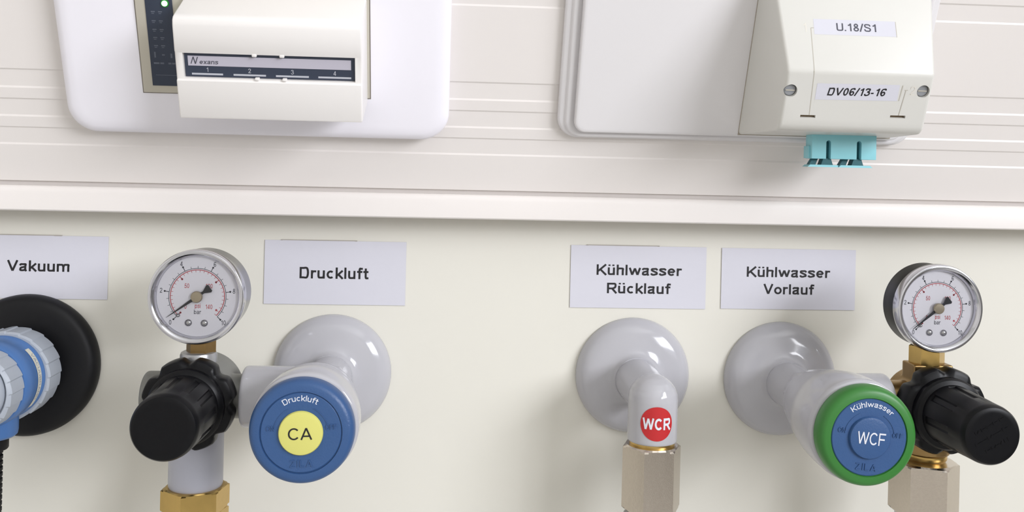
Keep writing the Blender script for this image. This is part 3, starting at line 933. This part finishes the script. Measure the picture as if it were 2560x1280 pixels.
for row, (y0, x0, x1) in enumerate(((4.6, -6, 7), (0.4, -8, 7.5), (-4.0, -5.5, 6))):
    x = x0
    while x < x1:
        w_ = rg.uniform(0.5, 1.1)
        tick(bm, Vector((cx + x * 0.87 - y0 * 0.5, -104.02, z + x * 0.5 + y0 * 0.87)), -30 + rg.choice((0, 0, 90, 40)), -0.7, 0.7, 0.22)
        x += w_ + 0.7
t.add('embossed_marks', raised(bm, 0.15), M_BLACK, kb)

# ---------------------------------------------------------------- pressure gauges
def gauge(lab, cx, cz, d0, d1, R, case_m, caseR, dialdark, needle_a, stem_R, stem_z, hexa, stem_m):
    t = Thing('pressure_gauge', lab, 'gauge', (cx, -49, stem_z))
    O = Vector((cx, 0, cz))
    t.add('case', lat([(0, d0), (caseR - 2.2, d0), (caseR - 0.7, d0 + 0.6), (caseR, d0 + 2.0), (caseR, d1 - 4.0), (0, d1 - 4.0)], O, seg=96), case_m, sharp=50)
    t.add('bezel', lat([(caseR - 0.3, d1 - 6.0), (R - 0.1, d1 - 5.6), (R, d1 - 4.8), (R, d1 - 1.2), (R - 0.35, d1 - 0.3), (R - 1.0, d1), (R - 1.8, d1 - 0.2), (R - 2.6, d1 - 1.2), (R - 3.0, d1 - 2.0), (R - 3.05, d1 - 3.6), (caseR - 3.2, d1 - 3.9), (caseR - 3.2, d1 - 6.0), (caseR - 0.3, d1 - 6.0)], O, seg=96), M_CHROME, sharp=40)
    dd = d1 - 3.4
    dl = t.add('dial', lat([(0, dd - 0.6), (R - 3.1, dd - 0.6), (R - 3.1, dd), (0, dd)], O, seg=96), M_DIAL)
    k = R / 20.5
    Od = O + Vector((0, -dd - 0.04, 0))
    bm = ring_mark(Od, 12.05 * k, 12.3 * k, -135, 135, 80)
    for i in range(21):
        big = i % 4 == 0
        tick(bm, Od, -135 + 13.5 * i, 12.2 * k, (14.4 if big else 13.2) * k, (0.3 if big else 0.18) * k)
        if big:
            a = math.radians(-135 + 13.5 * i)
            c = Od + Vector((math.sin(a), 0, math.cos(a))) * 14.1 * k
            bm.faces.new([bm.verts.new(c + Vector((math.cos(2 * PI * q / 10), 0, math.sin(2 * PI * q / 10))) * 0.42 * k) for q in range(10)])
    t.add('bar_scale', bm, M_INKG, dl, recalc=False)
    bm = ring_mark(Od, 11.35 * k, 11.7 * k, -135, 135, 80)
    for i in range(30):
        big = i % 10 == 0
        a = -135 + i * 5 * 1.8615
        if a <= 135:
            tick(bm, Od, a, (9.6 if big else 10.5) * k, 11.5 * k, (0.3 if big else 0.18) * k)
    for ps in (0, 50, 100, 140):
        a = math.radians(-135 + ps * 1.8615)
        c = Od + Vector((math.sin(a), 0, math.cos(a))) * 10.0 * k
        bm.faces.new([bm.verts.new(c + Vector((math.cos(2 * PI * q / 10), 0, math.sin(2 * PI * q / 10))) * 0.48 * k) for q in range(10)])
    t.add('psi_scale', bm, M_REDI, dl, recalc=False)
    for i, s_ in enumerate(('0', '2', '4', '6', '8', '10')):
        a = math.radians(-135 + 54 * i)
        r = (15.7 if i not in (0, 5) else 16.0) * k
        t.add('numeral', print_on(text2d(s_, 0.13, cap=2.1 * k, sx=0.85), plane_map(Od + Vector((math.sin(a) * r, -0.02, math.cos(a) * r - 1.0 * k)))), M_INKG, dl)
    for s_, x, y in (('0', -5.0, -5.4), ('50', -4.6, 3.6), ('100', 4.9, 3.6), ('140', 5.0, -5.4), ('psi', 0.2, -5.0)):
        t.add('numeral', print_on(text2d(s_, 0.13, cap=2.0 * k, sx=0.8), plane_map(Od + Vector((x * k, -0.02, y * k)))), M_REDI, dl)
    t.add('lettering', print_on(text2d('bar', 0.13, cap=1.9 * k, sx=0.9), plane_map(Od + Vector((0.2 * k, -0.02, -7.6 * k)))), M_INKG, dl)
    for x, y in ((-3.6, -11.4), (3.2, -11.5), (-8.0, -8.2)):
        rr = (1.55 if y < -10 else 0.9) * k
        t.add('dial_screw', lat([(0, dd - 0.2), (rr, dd - 0.2), (rr * 0.95, dd + 0.4), (rr * 0.7, dd + 0.8), (rr * 0.3, dd + 1.0), (0, dd + 1.05)], O + Vector((x * k, 0, y * k)), seg=24), M_STEEL)
    # needle
    a = math.radians(needle_a)
    dv = Vector((math.sin(a), 0, math.cos(a)))
    sv = Vector((math.cos(a), 0, -math.sin(a)))
    bm = NB()
    On = O + Vector((0, -dd - 1.1, 0))
    for pts in (((15.6, -0.06), (15.6, 0.06), (0, 0.75), (0, -0.75)), ((0, -0.6), (0, 0.6), (-3.6, 0.55), (-6.2, 1.9), (-6.9, 1.5), (-6.9, -1.5), (-6.2, -1.9), (-3.6, -0.55))):
        bm.faces.new([bm.verts.new(On + dv * p * k + sv * q * k) for p, q in pts])
    raised(bm, 0.3)
    nd = t.add('needle', bm, M_NEED)
    t.add('hub', lat([(0, dd), (1.0, dd), (1.0, dd + 0.9), (2.5 * k, dd + 1.0), (2.5 * k, dd + 1.9), (2.2 * k, dd + 2.3), (0, dd + 2.4)], O, seg=32), M_HUB, nd)
    t.add('glass', lat([(0, d1 - 1.75), (R - 2.7, d1 - 1.75)], O, seg=64), M_GLASS)
    t.add('stem_hexagon', hexnut((cx, -49, stem_z + (cz - R + 1.5 - stem_z)), stem_R, (cz - R + 1.5 - stem_z), hexa, ch=0.5), stem_m, sharp=18)
    return t
gauge('chrome cased pressure gauge on the regulator beside Druckluft label', -105.0, -62.1, 39.5, 61.0, 20.4, M_STEEL, 19.6, 0, -125.5, 6.4, -88.2, -30, M_DBRASS)
gauge('black cased pressure gauge with chrome rim on the brass regulator', 225.2, -62.8, 42.5, 61.0, 20.0, M_BLACK, 19.3, 0, -129, 7.9, -90.0, -44, M_BRASS)

# ---------------------------------------------------------------- vacuum valve
cx, z = -198.2, -104.2
t = Thing('vacuum_valve', 'blue and grey ribbed vacuum valve on a large black wall flange', 'valve', (cx, 0, z))
t.add('wall_flange', lat([(0, 0), (33.2, 0), (33.9, 0.8), (34.0, 3), (33.6, 5.5), (32.2, 7.6), (30.0, 8.4), (27, 8.6), (0, 8.6)], (cx, 0, z), seg=96), M_RUBBER, sharp=50, label='large black disc flange')
def ribs(n, depth):
    def f(r, t, a):
        p = (a * n / (2 * PI)) % 1.0
        return r - depth * (p if p < 0.9 else (1 - p) * 9)
    return f
t.add('neck', lat(solid(15.0, 8, 16), (cx, 0, z)), M_RIB)
t.add('ribbed_collar', lat([(0, 14), (20.2, 14), (20.8, 14.8), (20.8, 27.4), (20.0, 28.4), (0, 28.4)], (cx, 0, z), seg=200, rf=ribs(20, 0.55)), M_RIB, sharp=30)
bl = t.add('ring_body', lat([(0, 28), (18.6, 28), (19.0, 28.8), (19.0, 30.2), (18.6, 30.8), (18.6, 38.4), (18.9, 39), (18.7, 46.5), (17.9, 47.6), (0, 47.6)], (cx, 0, z), seg=96), M_VBLUE, sharp=40)
t.add('front_ribbed_collar', lat([(0, 47), (17.1, 47), (17.8, 47.8), (17.8, 59.5), (17.0, 60.4), (15.9, 60.8), (15.4, 60.2), (15.2, 59.0), (0, 59.0)], (cx, 0, z), seg=200, rf=lambda r, tt, a: ribs(20, 0.55)(r, tt, a) if r > 16.2 else r), M_RIB, sharp=30)
t.add('end_cap', lat([(0, 58), (14.8, 58), (14.8, 62.2), (14.0, 63.4), (12.4, 63.8), (0, 63.8)], (cx, 0, z)), M_RIB)
bm = NB()
lathe(bm, [(0, 10), (10.4, 10), (10.4, 22), (10.1, 23.6), (9.0, 24.6), (0, 24.8)], (cx, -37, z), 'd', 48)
t.add('outlet_spigot', bm, M_VBLUE)
# strip with lettering wrapped round the blue ring
def cyl(R, dd):
    def f(x, y):        # x runs clockwise round the ring, y towards the wall
        a = x / R
        return Vector((cx + math.sin(a) * R, -(dd - y), z + math.cos(a) * R))
    return f
f = cyl(18.75, 34.0)
bm = NB()
prev = None
for i in range(31):
    x = 18.75 * math.radians(42 + 88 * i / 30)
    cur = (bm.verts.new(f(x, -1.9)), bm.verts.new(f(x, 1.9)))
    if prev:
        bm.faces.new((prev[0], prev[1], cur[1], cur[0]))
    prev = cur
ts = t.add('name_strip', bm, M_TAG, bl, 'pale strip with faint lettering')
data = text2d('VACUUBRAND', 0.15, cap=2.1, width=22.0)
fo = cyl(18.82, 34.0)
t.add('lettering', print_on(data, lambda x, y: fo(x + 18.82 * math.radians(84), y - 1.0)), mat('strip_ink', (150, 152, 158), 0.6), ts)
t.add('hose_clamp', lat([(0, 24.4), (6.4, 24.4), (6.6, 25), (6.6, 29.6), (6.2, 30.2), (0, 30.2)], (cx, -37, z), 'd', 32), M_RUBBER)
prof = [(0, 30)]
for i in range(24):
    prof += [(3.6, 30 + i * 2.6), (4.4, 30.5 + i * 2.6), (4.4, 31.9 + i * 2.6), (3.6, 32.4 + i * 2.6)]
prof.append((0, 93))
t.add('corrugated_hose', lat(prof, (cx, -37, z), 'd', 32), M_RUBBER)
